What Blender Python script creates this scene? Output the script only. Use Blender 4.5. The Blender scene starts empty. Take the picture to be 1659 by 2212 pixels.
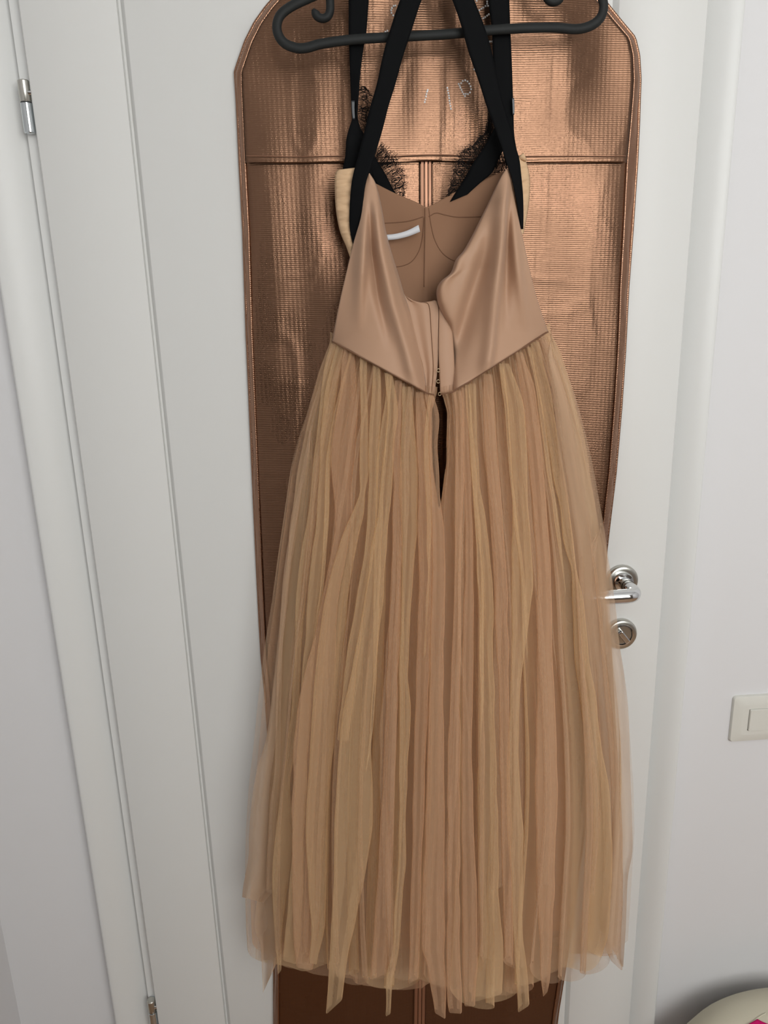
import bpy, bmesh, math, random
import numpy as np
from mathutils import Matrix, Vector

# ------------------------------------------------------------------ camera, world, light, exposure
sc = bpy.context.scene
C = sc.collection
IW, IH, F = 1659.0, 2212.0, 1661.0            # frame and focal length in pixels of the photograph
def nrm(a): a = np.array(a, float); return a / np.linalg.norm(a)
_d = nrm((163, 5844, 1661))                     # world down in image axes (x right, y down, z forward)
_b = 1661 / 24800.0
_r = nrm((1.0, -(163 + 1661 * _b) / 5844, _b))  # world +x (along the wall)
_n = np.cross(_r, _d); _n = _n / np.linalg.norm(_n) # world +y (into the wall)
_d = np.cross(_n, _r)
CAM = np.array((0.0, -1.13, 1.50))
cam_d = bpy.data.cameras.new('camera'); cam = bpy.data.objects.new('camera', cam_d); C.objects.link(cam)
def w_axis(i): return np.array((_r[i], _n[i], -_d[i]))
ex, ey, ez = w_axis(0), w_axis(1), w_axis(2)
M4 = Matrix(((ex[0], -ey[0], -ez[0], CAM[0]), (ex[1], -ey[1], -ez[1], CAM[1]), (ex[2], -ey[2], -ez[2], CAM[2]), (0, 0, 0, 1)))
cam.matrix_world = M4
cam_d.sensor_fit = 'HORIZONTAL'; cam_d.sensor_width = 36.0; cam_d.lens = 36.0 * F / IW
cam_d.clip_start = 0.02
sc.camera = cam

sc.view_settings.view_transform = 'Standard'; sc.view_settings.look = 'None'
sc.view_settings.gamma = 1.0; sc.view_settings.use_curve_mapping = False
sc.view_settings.exposure = 0.0
sc.cycles.transparent_max_bounces = 48
sc.cycles.max_bounces = 4; sc.cycles.diffuse_bounces = 2; sc.cycles.glossy_bounces = 2
sc.cycles.use_denoising = True; sc.cycles.use_light_tree = False; sc.cycles.adaptive_threshold = 0.15

world = bpy.data.worlds.new('sky'); sc.world = world; world.use_nodes = True
bg = world.node_tree.nodes['Background']; bg.inputs[0].default_value = (0.80, 0.88, 1.0, 1); bg.inputs[1].default_value = 1.2

world.cycles.sampling_method = 'NONE'           # only seen through the window
ROOM_Y = -2.5                                   # window wall, behind the camera
WIN = (0.10, 1.80, 1.25, 2.60)                  # window opening x0, x1, z0, z1
ld = bpy.data.lights.new('window_daylight', 'AREA'); ld.shape = 'RECTANGLE'
ld.size = WIN[1] - WIN[0]; ld.size_y = WIN[3] - WIN[2]; ld.energy = 37; ld.color = (1.0, 1.0, 0.955)
lo = bpy.data.objects.new('window_daylight', ld); C.objects.link(lo)
lo.location = ((WIN[0] + WIN[1]) / 2, ROOM_Y - 0.02, (WIN[2] + WIN[3]) / 2)
lo.rotation_euler = (math.radians(90), 0, 0)

# ------------------------------------------------------------------ helpers
def P(u, v, y):
    """point on the plane at distance y from the door face, seen at photo pixel (u, v)"""
    u = np.asarray(u, float); v = np.asarray(v, float); y = np.asarray(y, float)
    px, py = u - IW / 2, v - IH / 2
    dx = px * ex[0] + py * ey[0] + F * ez[0]
    dy = px * ex[1] + py * ey[1] + F * ez[1]
    dz = px * ex[2] + py * ey[2] + F * ez[2]
    k = (y - CAM[1]) / dy
    return np.stack(np.broadcast_arrays(CAM[0] + k * dx, y + 0 * k, CAM[2] + k * dz), -1)

_rng = np.random.RandomState(7)
_tab = _rng.rand(256, 256) * 2 - 1
def noise2(x, y):
    x = np.asarray(x, float); y = np.asarray(y, float)
    xi = np.floor(x).astype(int); yi = np.floor(y).astype(int)
    fx = x - xi; fy = y - yi
    fx = fx * fx * (3 - 2 * fx); fy = fy * fy * (3 - 2 * fy)
    g = lambda a, b: _tab[a % 256, b % 256]
    return (g(xi, yi) * (1 - fx) + g(xi + 1, yi) * fx) * (1 - fy) + (g(xi, yi + 1) * (1 - fx) + g(xi + 1, yi + 1) * fx) * fy

def interp(pts, v):
    a = np.array(pts, float)
    return np.interp(v, a[:, 0], a[:, 1])
def uv_at(pl, v):                               # polyline of (u, v), v rising: u at v
    a = np.array(pl, float)
    return np.interp(v, a[:, 1], a[:, 0])
def spline(pts, n, closed=False):
    """Catmull-Rom through pts, n samples evenly by arc length"""
    p = np.array(pts, float)
    q = np.vstack([p[-1:], p, p[:2]]) if closed else np.vstack([2 * p[0] - p[1], p, 2 * p[-1] - p[-2]])
    out = []
    m = len(p) if closed else len(p) - 1
    for i in range(m):
        a, b, c, d = q[i], q[i + 1], q[i + 2], q[i + 3]
        for t in np.linspace(0, 1, 14, endpoint=False):
            out.append(0.5 * (2 * b + (c - a) * t + (2 * a - 5 * b + 4 * c - d) * t * t + (3 * b - a - 3 * c + d) * t ** 3))
    out.append(p[0] if closed else p[-1])
    out = np.array(out)
    s = np.concatenate([[0], np.cumsum(np.linalg.norm(np.diff(out, axis=0), axis=1))])
    t = np.linspace(0, s[-1], n)
    return np.stack([np.interp(t, s, out[:, k]) for k in range(out.shape[1])], -1)

def link(name, me, mat, parent=None, smooth=True):
    o = bpy.data.objects.new(name, me); C.objects.link(o)
    if mat: me.materials.append(mat)
    if smooth:
        me.polygons.foreach_set('use_smooth', [True] * len(me.polygons))
    if parent: o.parent = parent
    return o
def tag(o, label=None, cat=None, group=None, kind=None):
    if label: o['label'] = label
    if cat: o['category'] = cat
    if group: o['group'] = group
    if kind: o['kind'] = kind
    return o
def empty(name):
    o = bpy.data.objects.new(name, None); C.objects.link(o); o.empty_display_size = 0.05
    return o
def grid(name, X, mat, parent=None, closed=False, thick=0.0, flip=False, drop=None):
    r, c = X.shape[:2]
    idx = np.arange(r * c).reshape(r, c)
    if closed: idx = np.concatenate([idx, idx[:, :1]], 1)
    a, b, d, e = idx[:-1, :-1], idx[:-1, 1:], idx[1:, 1:], idx[1:, :-1]
    f = np.stack([a, b, d, e], -1).reshape(-1, 4)
    if drop is not None: f = f[~drop.reshape(-1)]
    if flip: f = f[:, ::-1]
    me = bpy.data.meshes.new(name); me.from_pydata(X.reshape(-1, 3).tolist(), [], f.tolist()); me.update()
    o = link(name, me, mat, parent)
    if thick:
        m = o.modifiers.new('thickness', 'SOLIDIFY'); m.thickness = thick; m.offset = 0
    return o
def tube_mesh(path, rad, seg=10, flat=None, caps=True):
    """tube along path; rad scalar or array; flat=(axis, factor) squeezes it along an axis"""
    p = np.array(path, float); n = len(p)
    rad = np.broadcast_to(np.array(rad, float), (n,))
    t = np.gradient(p, axis=0); t /= np.linalg.norm(t, axis=1)[:, None] + 1e-12
    ref = np.array((0.0, 1.0, 0.0)) if abs(t[0][1]) < 0.9 else np.array((1.0, 0, 0))
    V = []; N = ref - t[0] * ref.dot(t[0]); N /= np.linalg.norm(N)
    for i in range(n):
        N = N - t[i] * N.dot(t[i]); N /= np.linalg.norm(N) + 1e-12
        B = np.cross(t[i], N)
        for k in range(seg):
            a = 2 * math.pi * k / seg
            o = (N * math.cos(a) + B * math.sin(a)) * rad[i]
            if flat is not None: o = o - flat[0] * o.dot(flat[0]) * (1 - flat[1])
            V.append(p[i] + o)
    Fc = []
    for i in range(n - 1):
        for k in range(seg):
            k2 = (k + 1) % seg
            Fc.append((i * seg + k, (i + 1) * seg + k, (i + 1) * seg + k2, i * seg + k2))
    if caps:
        Fc.append(tuple(range(seg))); Fc.append(tuple(range((n - 1) * seg, n * seg))[::-1])
    return V, Fc
def tube(name, path, rad, mat, parent=None, seg=10, flat=None):
    V, Fc = tube_mesh(path, rad, seg, flat)
    me = bpy.data.meshes.new(name); me.from_pydata([tuple(x) for x in V], [], Fc); me.update()
    return link(name, me, mat, parent)
def merged(name, parts, mat, parent=None, smooth=True):
    V, Fc = [], []
    for v, f in parts:
        k = len(V); V += [tuple(x) for x in v]; Fc += [tuple(i + k for i in q) for q in f]
    me = bpy.data.meshes.new(name); me.from_pydata(V, [], Fc); me.update()
    return link(name, me, mat, parent, smooth)
def box(name, lo_, hi_, mat, parent=None, bevel=0.0):
    bm = bmesh.new(); bmesh.ops.create_cube(bm, size=1.0)
    s = [hi_[k] - lo_[k] for k in range(3)]
    for v in bm.verts:
        for k in range(3): v.co[k] = lo_[k] + (v.co[k] + 0.5) * s[k]
    if bevel: bmesh.ops.bevel(bm, geom=bm.edges[:], offset=bevel, segments=3, affect='EDGES', profile=0.5)
    me = bpy.data.meshes.new(name); bm.to_mesh(me); bm.free()
    return link(name, me, mat, parent, smooth=False)
def boxes(name, bl, mat, parent=None):
    bm = bmesh.new()
    for lo_, hi_ in bl:
        g = bmesh.ops.create_cube(bm, size=1.0)['verts']
        for v in g:
            for k in range(3): v.co[k] = lo_[k] + (v.co[k] + 0.5) * (hi_[k] - lo_[k])
    me = bpy.data.meshes.new(name); bm.to_mesh(me); bm.free()
    return link(name, me, mat, parent, smooth=False)
def extrude_profile(name, prof, z0, z1, mat, parent=None, smooth=False):
    """closed (x, y) outline extruded along z"""
    n = len(prof)
    V = [(x, y, z0) for x, y in prof] + [(x, y, z1) for x, y in prof]
    Fc = [(i, (i + 1) % n, n + (i + 1) % n, n + i) for i in range(n)] + [tuple(range(n))[::-1], tuple(range(n, 2 * n))]
    me = bpy.data.meshes.new(name); me.from_pydata(V, [], Fc); me.update()
    bm = bmesh.new(); bm.from_mesh(me); bmesh.ops.recalc_face_normals(bm, faces=bm.faces[:]); bm.to_mesh(me); bm.free()
    o = link(name, me, mat, parent, smooth=False)
    if smooth:
        me.polygons.foreach_set('use_smooth', [len(p.vertices) == 4 for p in me.polygons])
        try: me.set_sharp_from_angle(angle=math.radians(35))
        except Exception: pass
    return o
def lathe(name, prof, center, axis, mat, parent=None, seg=40):
    """(radius, height) profile turned around axis from center"""
    ax = nrm(axis); t = np.array((0, 0, 1.0)) if abs(ax[2]) < 0.9 else np.array((1.0, 0, 0))
    a = nrm(np.cross(ax, t)); b = np.cross(ax, a)
    X = np.zeros((len(prof), seg, 3))
    for i, (r, h) in enumerate(prof):
        for k in range(seg):
            q = 2 * math.pi * k / seg
            X[i, k] = np.array(center) + ax * h + (a * math.cos(q) + b * math.sin(q)) * r
    o = grid(name, X, mat, parent, closed=True)
    try: o.data.set_sharp_from_angle(angle=math.radians(40))
    except Exception: pass
    return o

# ------------------------------------------------------------------ materials
def lin(r, g, b):
    f = lambda c: ((c / 255 + 0.055) / 1.055) ** 2.4 if c / 255 > 0.04045 else c / 255 / 12.92
    return (f(r), f(g), f(b), 1)
def mat(name, col, rough=0.6, metal=0.0, spec=0.5):
    m = bpy.data.materials.new(name); m.use_nodes = True
    p = m.node_tree.nodes['Principled BSDF']
    p.inputs['Base Color'].default_value = col; p.inputs['Roughness'].default_value = rough
    p.inputs['Metallic'].default_value = metal; p.inputs['Specular IOR Level'].default_value = spec
    return m
def nodes(m): return m.node_tree.nodes, m.node_tree.links, m.node_tree.nodes['Principled BSDF']
def add_noise_bump(m, scale, strength, dist=0.001, mapscale=(1, 1, 1), detail=3):
    N, L, p = nodes(m)
    tc = N.new('ShaderNodeTexCoord'); mp = N.new('ShaderNodeMapping'); mp.inputs['Scale'].default_value = mapscale
    t = N.new('ShaderNodeTexNoise'); t.inputs['Scale'].default_value = scale; t.inputs['Detail'].default_value = detail
    b = N.new('ShaderNodeBump'); b.inputs['Strength'].default_value = strength; b.inputs['Distance'].default_value = dist
    L.new(tc.outputs['Object'], mp.inputs[0]); L.new(mp.outputs[0], t.inputs['Vector'])
    L.new(t.outputs['Fac'], b.inputs['Height']); L.new(b.outputs[0], p.inputs['Normal'])
    return t
def noise_color(m, scale, c1, c2, mapscale=(1, 1, 1)):
    N, L, p = nodes(m)
    tc = N.new('ShaderNodeTexCoord'); mp = N.new('ShaderNodeMapping'); mp.inputs['Scale'].default_value = mapscale
    t = N.new('ShaderNodeTexNoise'); t.inputs['Scale'].default_value = scale; t.inputs['Detail'].default_value = 3
    r = N.new('ShaderNodeValToRGB')
    r.color_ramp.elements[0].color = c1; r.color_ramp.elements[1].color = c2
    r.color_ramp.elements[0].position = 0.35; r.color_ramp.elements[1].position = 0.65
    L.new(tc.outputs['Object'], mp.inputs[0]); L.new(mp.outputs[0], t.inputs['Vector'])
    L.new(t.outputs['Fac'], r.inputs[0]); L.new(r.outputs[0], p.inputs['Base Color'])

M = {}
M['wall'] = mat('wall_paint', (0.80, 0.79, 0.80, 1), 0.85, spec=0.2); add_noise_bump(M['wall'], 220, 0.08, 0.0006)
M['wall_taupe'] = mat('taupe_wall_paint', (0.26, 0.22, 0.19, 1), 0.85, spec=0.2)
M['door'] = mat('door_lacquer', (0.79, 0.785, 0.765, 1), 0.42, spec=0.35); add_noise_bump(M['door'], 90, 0.02, 0.0005)
M['trim'] = mat('trim_lacquer', (0.80, 0.80, 0.785, 1), 0.40, spec=0.4)
M['floor'] = mat('floor_wood', lin(110, 80, 56), 0.5); noise_color(M['floor'], 3, lin(165, 130, 100), lin(185, 150, 118), (1, 12, 1))
M['ceiling'] = mat('ceiling_paint', (0.82, 0.82, 0.82, 1), 0.9)
M['chrome'] = mat('chrome', (0.72, 0.73, 0.74, 1), 0.07, 1.0)
M['satin_nickel'] = mat('brushed_nickel', (0.55, 0.54, 0.50, 1), 0.28, 1.0)
M['steel'] = mat('zinc_steel', (0.62, 0.66, 0.68, 1), 0.16, 1.0)
M['dark'] = mat('dark_gap', (0.03, 0.03, 0.03, 1), 0.8)
M['switch'] = mat('switch_plastic', lin(226, 224, 216), 0.38)
M['hanger'] = mat('black_plastic', lin(30, 32, 32), 0.62, spec=0.3); add_noise_bump(M['hanger'], 600, 0.05, 0.0004)
M['strap'] = mat('black_satin', lin(6, 7, 9), 0.75, spec=0.12); add_noise_bump(M['strap'], 900, 0.12, 0.0004, (1, 1, 1))
M['slider'] = mat('strap_slider', lin(52, 54, 58), 0.3)
M['lace'] = mat('black_lace_thread', lin(16, 13, 12), 0.75, spec=0.15)
M['crepe'] = mat('nude_crepe', lin(188, 150, 123), 0.55, spec=0.3); add_noise_bump(M['crepe'], 1400, 0.12, 0.0003)
p_ = M['crepe'].node_tree.nodes['Principled BSDF']
p_.inputs['Sheen Weight'].default_value = 0.15; p_.inputs['Sheen Roughness'].default_value = 0.4
M['lining'] = mat('nude_lining_shaded', lin(150, 113, 88), 0.7, spec=0.15); add_noise_bump(M['lining'], 1200, 0.1, 0.0003)  # nude tone darkened: shade of the bodice interior is put into the colour
M['thread'] = mat('seam_thread', lin(120, 84, 60), 0.8)
M['ruche'] = mat('ruched_tulle', lin(226, 190, 152), 0.8, spec=0.1); add_noise_bump(M['ruche'], 60, 0.5, 0.002, (0.3, 1, 3))
M['label'] = mat('woven_label', lin(222, 222, 226), 0.7)
M['eyelet'] = mat('hook_and_eye_metal', lin(205, 185, 150), 0.3, 0.7)
M['gem'] = mat('rhinestone', (0.95, 0.95, 0.95, 1), 0.3, 0.0, 0.5)
M['cream'] = mat('cream_fabric', lin(214, 207, 186), 0.85, spec=0.1); add_noise_bump(M['cream'], 250, 0.2, 0.001)
M['pink'] = mat('fuchsia_fabric', lin(214, 24, 108), 0.75, spec=0.15)
M['lavender'] = mat('mauve_panel', lin(190, 178, 188), 0.7)

# copper laminated non-woven fabric: metal film over a pressed rib-and-weave grain
def copper(name, rough, rib, base=(0.185, 0.102, 0.064, 1)):
    m = mat(name, base, rough, 1.0)
    N, L, p = nodes(m)
    tc = N.new('ShaderNodeTexCoord')
    mp = N.new('ShaderNodeMapping'); mp.inputs['Scale'].default_value = (1, 0, 0.0)
    w = N.new('ShaderNodeTexWave'); w.wave_type = 'BANDS'; w.bands_direction = 'X'
    w.inputs['Scale'].default_value = 52; w.inputs['Distortion'].default_value = 0.0; w.inputs['Detail'].default_value = 0
    L.new(tc.outputs['Object'], mp.inputs[0]); L.new(mp.outputs[0], w.inputs['Vector'])
    wz = N.new('ShaderNodeTexWave'); wz.wave_type = 'BANDS'; wz.bands_direction = 'Z'; wz.inputs['Scale'].default_value = 120; wz.inputs['Distortion'].default_value = 0.0
    L.new(tc.outputs['Object'], wz.inputs['Vector'])
    nz = N.new('ShaderNodeTexNoise'); nz.inputs['Scale'].default_value = 700; nz.inputs['Detail'].default_value = 1
    L.new(tc.outputs['Object'], nz.inputs['Vector'])
    t = N.new('ShaderNodeMixRGB'); t.blend_type = 'MULTIPLY'; t.inputs[0].default_value = 1.0
    L.new(wz.outputs['Color'], t.inputs[1]); L.new(nz.outputs['Fac'], t.inputs[2])
    big = N.new('ShaderNodeTexNoise'); big.inputs['Scale'].default_value = 9; big.inputs['Detail'].default_value = 3
    L.new(tc.outputs['Object'], big.inputs['Vector'])
    r = N.new('ShaderNodeMapRange'); r.inputs[1].default_value = 0.3; r.inputs[2].default_value = 0.7; r.inputs[3].default_value = rough - 0.07; r.inputs[4].default_value = rough + 0.09
    L.new(big.outputs['Fac'], r.inputs[0]); L.new(r.outputs[0], p.inputs['Roughness'])
    b1 = N.new('ShaderNodeBump'); b1.inputs['Strength'].default_value = rib; b1.inputs['Distance'].default_value = 0.0012
    b2 = N.new('ShaderNodeBump'); b2.inputs['Strength'].default_value = 0.42; b2.inputs['Distance'].default_value = 0.0006
    L.new(w.outputs['Fac'], b1.inputs['Height']); L.new(t.outputs[0], b2.inputs['Height'])
    L.new(b1.outputs[0], b2.inputs['Normal']); L.new(b2.outputs[0], p.inputs['Normal'])
    return m
M['copper'] = copper('copper_laminate', 0.28, 0.06)
M['copper_trim'] = copper('copper_binding', 0.24, 0.0, (0.32, 0.178, 0.115, 1))
M['zip'] = mat('copper_zip_tape', (0.42, 0.22, 0.14, 1), 0.45, 0.8)

# net fabric: the threads cover more of the view the flatter it is looked along (thread cover 1-(1-a)^(1/cos))
def tulle(name, c1, c2, cover):
    m = bpy.data.materials.new(name); m.use_nodes = True
    N = m.node_tree.nodes; L = m.node_tree.links; N.clear()
    out = N.new('ShaderNodeOutputMaterial')
    tr = N.new('ShaderNodeBsdfTransparent'); df = N.new('ShaderNodeBsdfDiffuse'); tl = N.new('ShaderNodeBsdfTranslucent')
    col = tuple((a + b) / 2 for a, b in zip(c1, c2))
    df.inputs[0].default_value = col; tl.inputs[0].default_value = col
    mx = N.new('ShaderNodeMixShader'); mx.inputs[0].default_value = 0.38
    L.new(df.outputs[0], mx.inputs[1]); L.new(tl.outputs[0], mx.inputs[2])
    ge = N.new('ShaderNodeNewGeometry'); dt = N.new('ShaderNodeVectorMath'); dt.operation = 'DOT_PRODUCT'
    L.new(ge.outputs['Incoming'], dt.inputs[0]); L.new(ge.outputs['Normal'], dt.inputs[1])
    def math_(op, a, b):
        n = N.new('ShaderNodeMath'); n.operation = op
        for i, x in enumerate((a, b)):
            if x is None: continue
            if isinstance(x, float): n.inputs[i].default_value = x
            else: L.new(x, n.inputs[i])
        return n.outputs[0]
    cs = math_('MAXIMUM', math_('ABSOLUTE', dt.outputs['Value'], None), 0.07)
    al = math_('SUBTRACT', 1.0, math_('POWER', 1.0 - cover, math_('DIVIDE', 1.0, cs)))
    fin = N.new('ShaderNodeMixShader')
    L.new(al, fin.inputs[0]); L.new(tr.outputs[0], fin.inputs[1]); L.new(mx.outputs[0], fin.inputs[2])
    L.new(fin.outputs[0], out.inputs[0])
    return m
M['tulle_gold'] = tulle('beige_tulle', lin(248, 217, 174), lin(244, 208, 164), 0.24)
M['tulle_blush'] = tulle('blush_tulle', lin(238, 195, 160), lin(242, 202, 164), 0.24)
M['tulle_sheer'] = tulle('sheer_outer_tulle', lin(236, 204, 170), lin(232, 196, 164), 0.18)
M['tulle_edge'] = tulle('side_tulle', lin(236, 208, 178), lin(232, 200, 170), 0.34)
M['skirt_lining'] = mat('skirt_lining', lin(164, 108, 70), 0.75, spec=0.15)

# ------------------------------------------------------------------ the room
def X_at(u, v, y): return float(P(u, v, y)[0])
WALL_Y, DOOR_Y = 0.030, 0.0
dl = (X_at(38, 0, DOOR_Y) + X_at(341, 2212, DOOR_Y)) / 2            # door leaf edges
dr = (X_at(1531, 0, DOOR_Y) + X_at(1360.6, 2212, DOOR_Y)) / 2
xl_out = (X_at(15, 740, 0.018) + X_at(251, 2212, 0.018)) / 2          # outer casing edges
xr_out = (X_at(1614, 0, 0.012) + X_at(1416, 2200, 0.012)) / 2
xcorner = X_at(0, 1985, WALL_Y)
DOOR_TOP = 2.09
XR, ZC = 2.6, 2.72
S = lambda o: tag(o, kind='structure')
jl, jr = dl - 0.016, dr + 0.010
S(boxes('wall_back', [((xcorner - 0.1, WALL_Y, 0), (xl_out + 0.02, WALL_Y + 0.12, ZC)), ((xr_out - 0.02, WALL_Y, 0), (XR + 0.1, WALL_Y + 0.12, ZC)),
                      ((xl_out + 0.02, WALL_Y, DOOR_TOP + 0.05), (xr_out - 0.02, WALL_Y + 0.12, ZC))], M['wall']))
S(box('wall_left', (xcorner - 0.1, ROOM_Y, 0), (xcorner, WALL_Y, ZC), M['wall']))
S(box('wall_right', (XR, ROOM_Y, 0), (XR + 0.1, WALL_Y, ZC), M['wall']))
x0, x1, z0, z1 = WIN
S(boxes('wall_front', [((xcorner - 0.1, ROOM_Y - 0.1, 0), (x0, ROOM_Y, ZC)), ((x1, ROOM_Y - 0.1, 0), (XR + 0.1, ROOM_Y, ZC)),
                       ((x0, ROOM_Y - 0.1, 0), (x1, ROOM_Y, z0)), ((x0, ROOM_Y - 0.1, z1), (x1, ROOM_Y, ZC))], M['wall_taupe']))
S(box('floor', (xcorner - 0.1, ROOM_Y - 0.1, -0.05), (XR + 0.1, WALL_Y + 0.12, 0), M['floor']))
S(box('ceiling', (xcorner - 0.1, ROOM_Y - 0.1, ZC), (XR + 0.1, WALL_Y + 0.12, ZC + 0.05), M['ceiling']))
wy0, wy1 = ROOM_Y - 0.09, ROOM_Y - 0.05
wf = S(boxes('window_1', [((x0, wy0, z0), (x0 + 0.05, wy1, z1)), ((x1 - 0.05, wy0, z0), (x1, wy1, z1)), ((x0, wy0, z0), (x1, wy1, z0 + 0.05)),
                          ((x0, wy0, z1 - 0.05), (x1, wy1, z1)), (((x0 + x1) / 2 - 0.04, wy0, z0), ((x0 + x1) / 2 + 0.04, wy1, z1))], M['trim']))

# door leaf with two shallow V grooves; sits proud of its frame
gl = (X_at(262, 0, 0) + X_at(491, 2212, 0)) / 2
gr = dl + dr - gl
def door_profile():
    y = DOOR_Y; b = 0.0025; w = 0.0050; dp = 0.0090
    pr = [(dl, y + 0.042), (dl, y + b), (dl + b * 0.4, y + b * 0.4), (dl + b, y)]
    for g in (gl, gr):
        pr += [(g - w, y), (g - w * 0.9, y + dp), (g - w * 0.35, y + dp), (g + w * 0.75, y + 0.001), (g + w * 1.05, y)]
    pr += [(dr - b, y), (dr - b * 0.4, y + b * 0.4), (dr, y + b), (dr, y + 0.042)]
    return pr
door = S(extrude_profile('door_1', door_profile(), 0.012, DOOR_TOP, M['door'], smooth=True))

def casing(name, sign, xin, xout):
    # from the joint at the leaf the face rises in a shallow curve to a rounded outer edge
    w = abs(xout - xin); pr = [(0, WALL_Y + 0.01), (0, 0.028)]
    for t in np.linspace(0.04, 0.86, 12):
        pr.append((w * t, 0.028 - 0.024 * math.sin(t / 0.86 * math.pi / 2)))
    for a in np.linspace(0.1, 1, 8):
        pr.append((w * (0.86 + 0.14 * math.sin(a * math.pi / 2)), 0.004 + (WALL_Y - 0.002) * (1 - math.cos(a * math.pi / 2))))
    pr.append((w, WALL_Y + 0.01))
    return S(extrude_profile(name, [(xin + sign * x, y) for x, y in pr], 0, DOOR_TOP + 0.02, M['trim'], smooth=True))
casing('trim_1', -1, jl - 0.0025, xl_out)
casing('trim_2', 1, dr + 0.002, xr_out)
S(box('trim_3', (xl_out, 0.010, DOOR_TOP + 0.02), (xr_out, WALL_Y + 0.01, DOOR_TOP + 0.09), M['trim'], bevel=0.003))
# jamb strip beside the hinges, and the dark recess behind the leaf
S(box('trim_4', (jl, 0.016, 0), (dl + 0.01, 0.06, DOOR_TOP), M['trim']))
S(boxes('trim_5', [((dr - 0.004, 0.043, 0), (dr + 0.03, 0.07, DOOR_TOP)), ((xl_out + 0.01, 0.075, 0), (xr_out - 0.01, 0.1, DOOR_TOP + 0.06))], M['trim']))

# hinges: two-part pins on the jamb strip
def hinge(v_top_z, h=0.063):
    cx, cy, r = (jl + dl) / 2 - 0.0005, 0.006, 0.0076
    z1 = v_top_z; zm = z1 - h * 0.42; z0 = z1 - h
    body = lathe('hinge', [(0, z0), (r * 0.82, z0), (r, z0 + 0.0012), (r, zm - 0.0009), (r * 0.93, zm - 0.0005), (r * 0.6, zm)], (cx, cy, 0), (0, 0, 1), M['steel'], door)
    lathe('hinge_barrel', [(r * 0.6, zm + 0.0001), (r * 0.93, zm + 0.0008), (r * 0.97, zm + 0.0012), (r * 0.97, z1 - 0.0012), (r * 0.8, z1), (0, z1)], (cx, cy, 0), (0, 0, 1), M['satin_nickel'], body)
    lathe('hinge_gap_ring', [(r * 0.9, zm - 0.0006), (r * 0.9, zm + 0.0006)], (cx, cy, 0), (0, 0, 1), M['dark'], body)
    lathe('hinge_pin', [(0, 0), (0.0035, 0), (0.0035, 0.016), (0, 0.016)], (cx + 0.004, cy - 0.002, zm + 0.011), (1, 0.2, 0), M['chrome'], body)
    box('hinge_leaf', (cx - 0.002, cy, z0 + 0.003), (dl + 0.012, cy + 0.012, z1 - 0.003), M['steel'], body)
for (u, v) in ((52, 173), (322, 2160)):
    hinge(float(P(u, v, 0.006)[2]))

# handle set
hx, hz = float(P(1343, 1254, -0.004)[0]), float(P(1343, 1254, -0.004)[2])
rose_prof = [(0.0255, 0.0), (0.0262, 0.001), (0.0262, 0.006), (0.0252, 0.0085), (0.0235, 0.0095), (0.019, 0.0098), (0.0, 0.0098)]
rose = lathe('door_handle', rose_prof, (hx, 0, hz), (0, -1, 0), M['satin_nickel'], door)
lathe('handle_collar', [(0.0165, 0.0095), (0.0165, 0.013), (0.0150, 0.0155), (0.0105, 0.0165), (0.0105, 0.03)], (hx, 0, hz), (0, -1, 0), M['chrome'], rose)
lp = spline([(hx, -0.018, hz), (hx, -0.040, hz), (hx - 0.001, -0.056, hz - 0.0005), (hx - 0.008, -0.0645, hz - 0.001), (hx - 0.022, -0.0665, hz - 0.001), (hx - 0.06, -0.0665, hz - 0.001), (hx - 0.092, -0.064, hz - 0.001), (hx - 0.098, -0.064, hz - 0.001)], 46)
lr = np.interp(np.linspace(0, 1, 46), [0, 0.25, 0.4, 0.95, 1], [0.0095, 0.0110, 0.0112, 0.0098, 0.006])
tube('handle_lever', lp, lr, M['chrome'], rose, seg=20)
kz = float(P(1341, 1369, -0.004)[2]); kx = float(P(1341, 1369, -0.004)[0])
lock = lathe('door_lock', rose_prof, (kx, 0, kz), (0, -1, 0), M['satin_nickel'], door)
lathe('lock_ring', [(0.019, 0.0097), (0.0185, 0.0115), (0.0165, 0.0118), (0.0150, 0.0085), (0, 0.0083)], (kx, 0, kz), (0, -1, 0), M['chrome'], lock)
k_ = box('lock_thumbturn', (-0.0045, -0.020, -0.012), (0.0045, -0.007, 0.012), M['chrome'], lock, bevel=0.0018)
k_.location = (kx, 0, kz); k_.rotation_euler = (0, math.radians(-38), 0)
# coat hook on the door above the frame, carrying bag and hanger
hkx = float(P(955, 0, -0.05)[0]); HK_Z = 2.045
hk = lathe('door_hook', [(0.018, 0), (0.018, 0.004), (0.006, 0.006), (0.005, 0.02)], (hkx, 0, HK_Z), (0, -1, 0), M['chrome'], door)
tube('hook_arm', spline([(hkx, -0.01, HK_Z), (hkx, -0.07, HK_Z - 0.006), (hkx, -0.105, HK_Z), (hkx, -0.115, HK_Z + 0.03)], 24), 0.0055, M['chrome'], hk)

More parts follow.
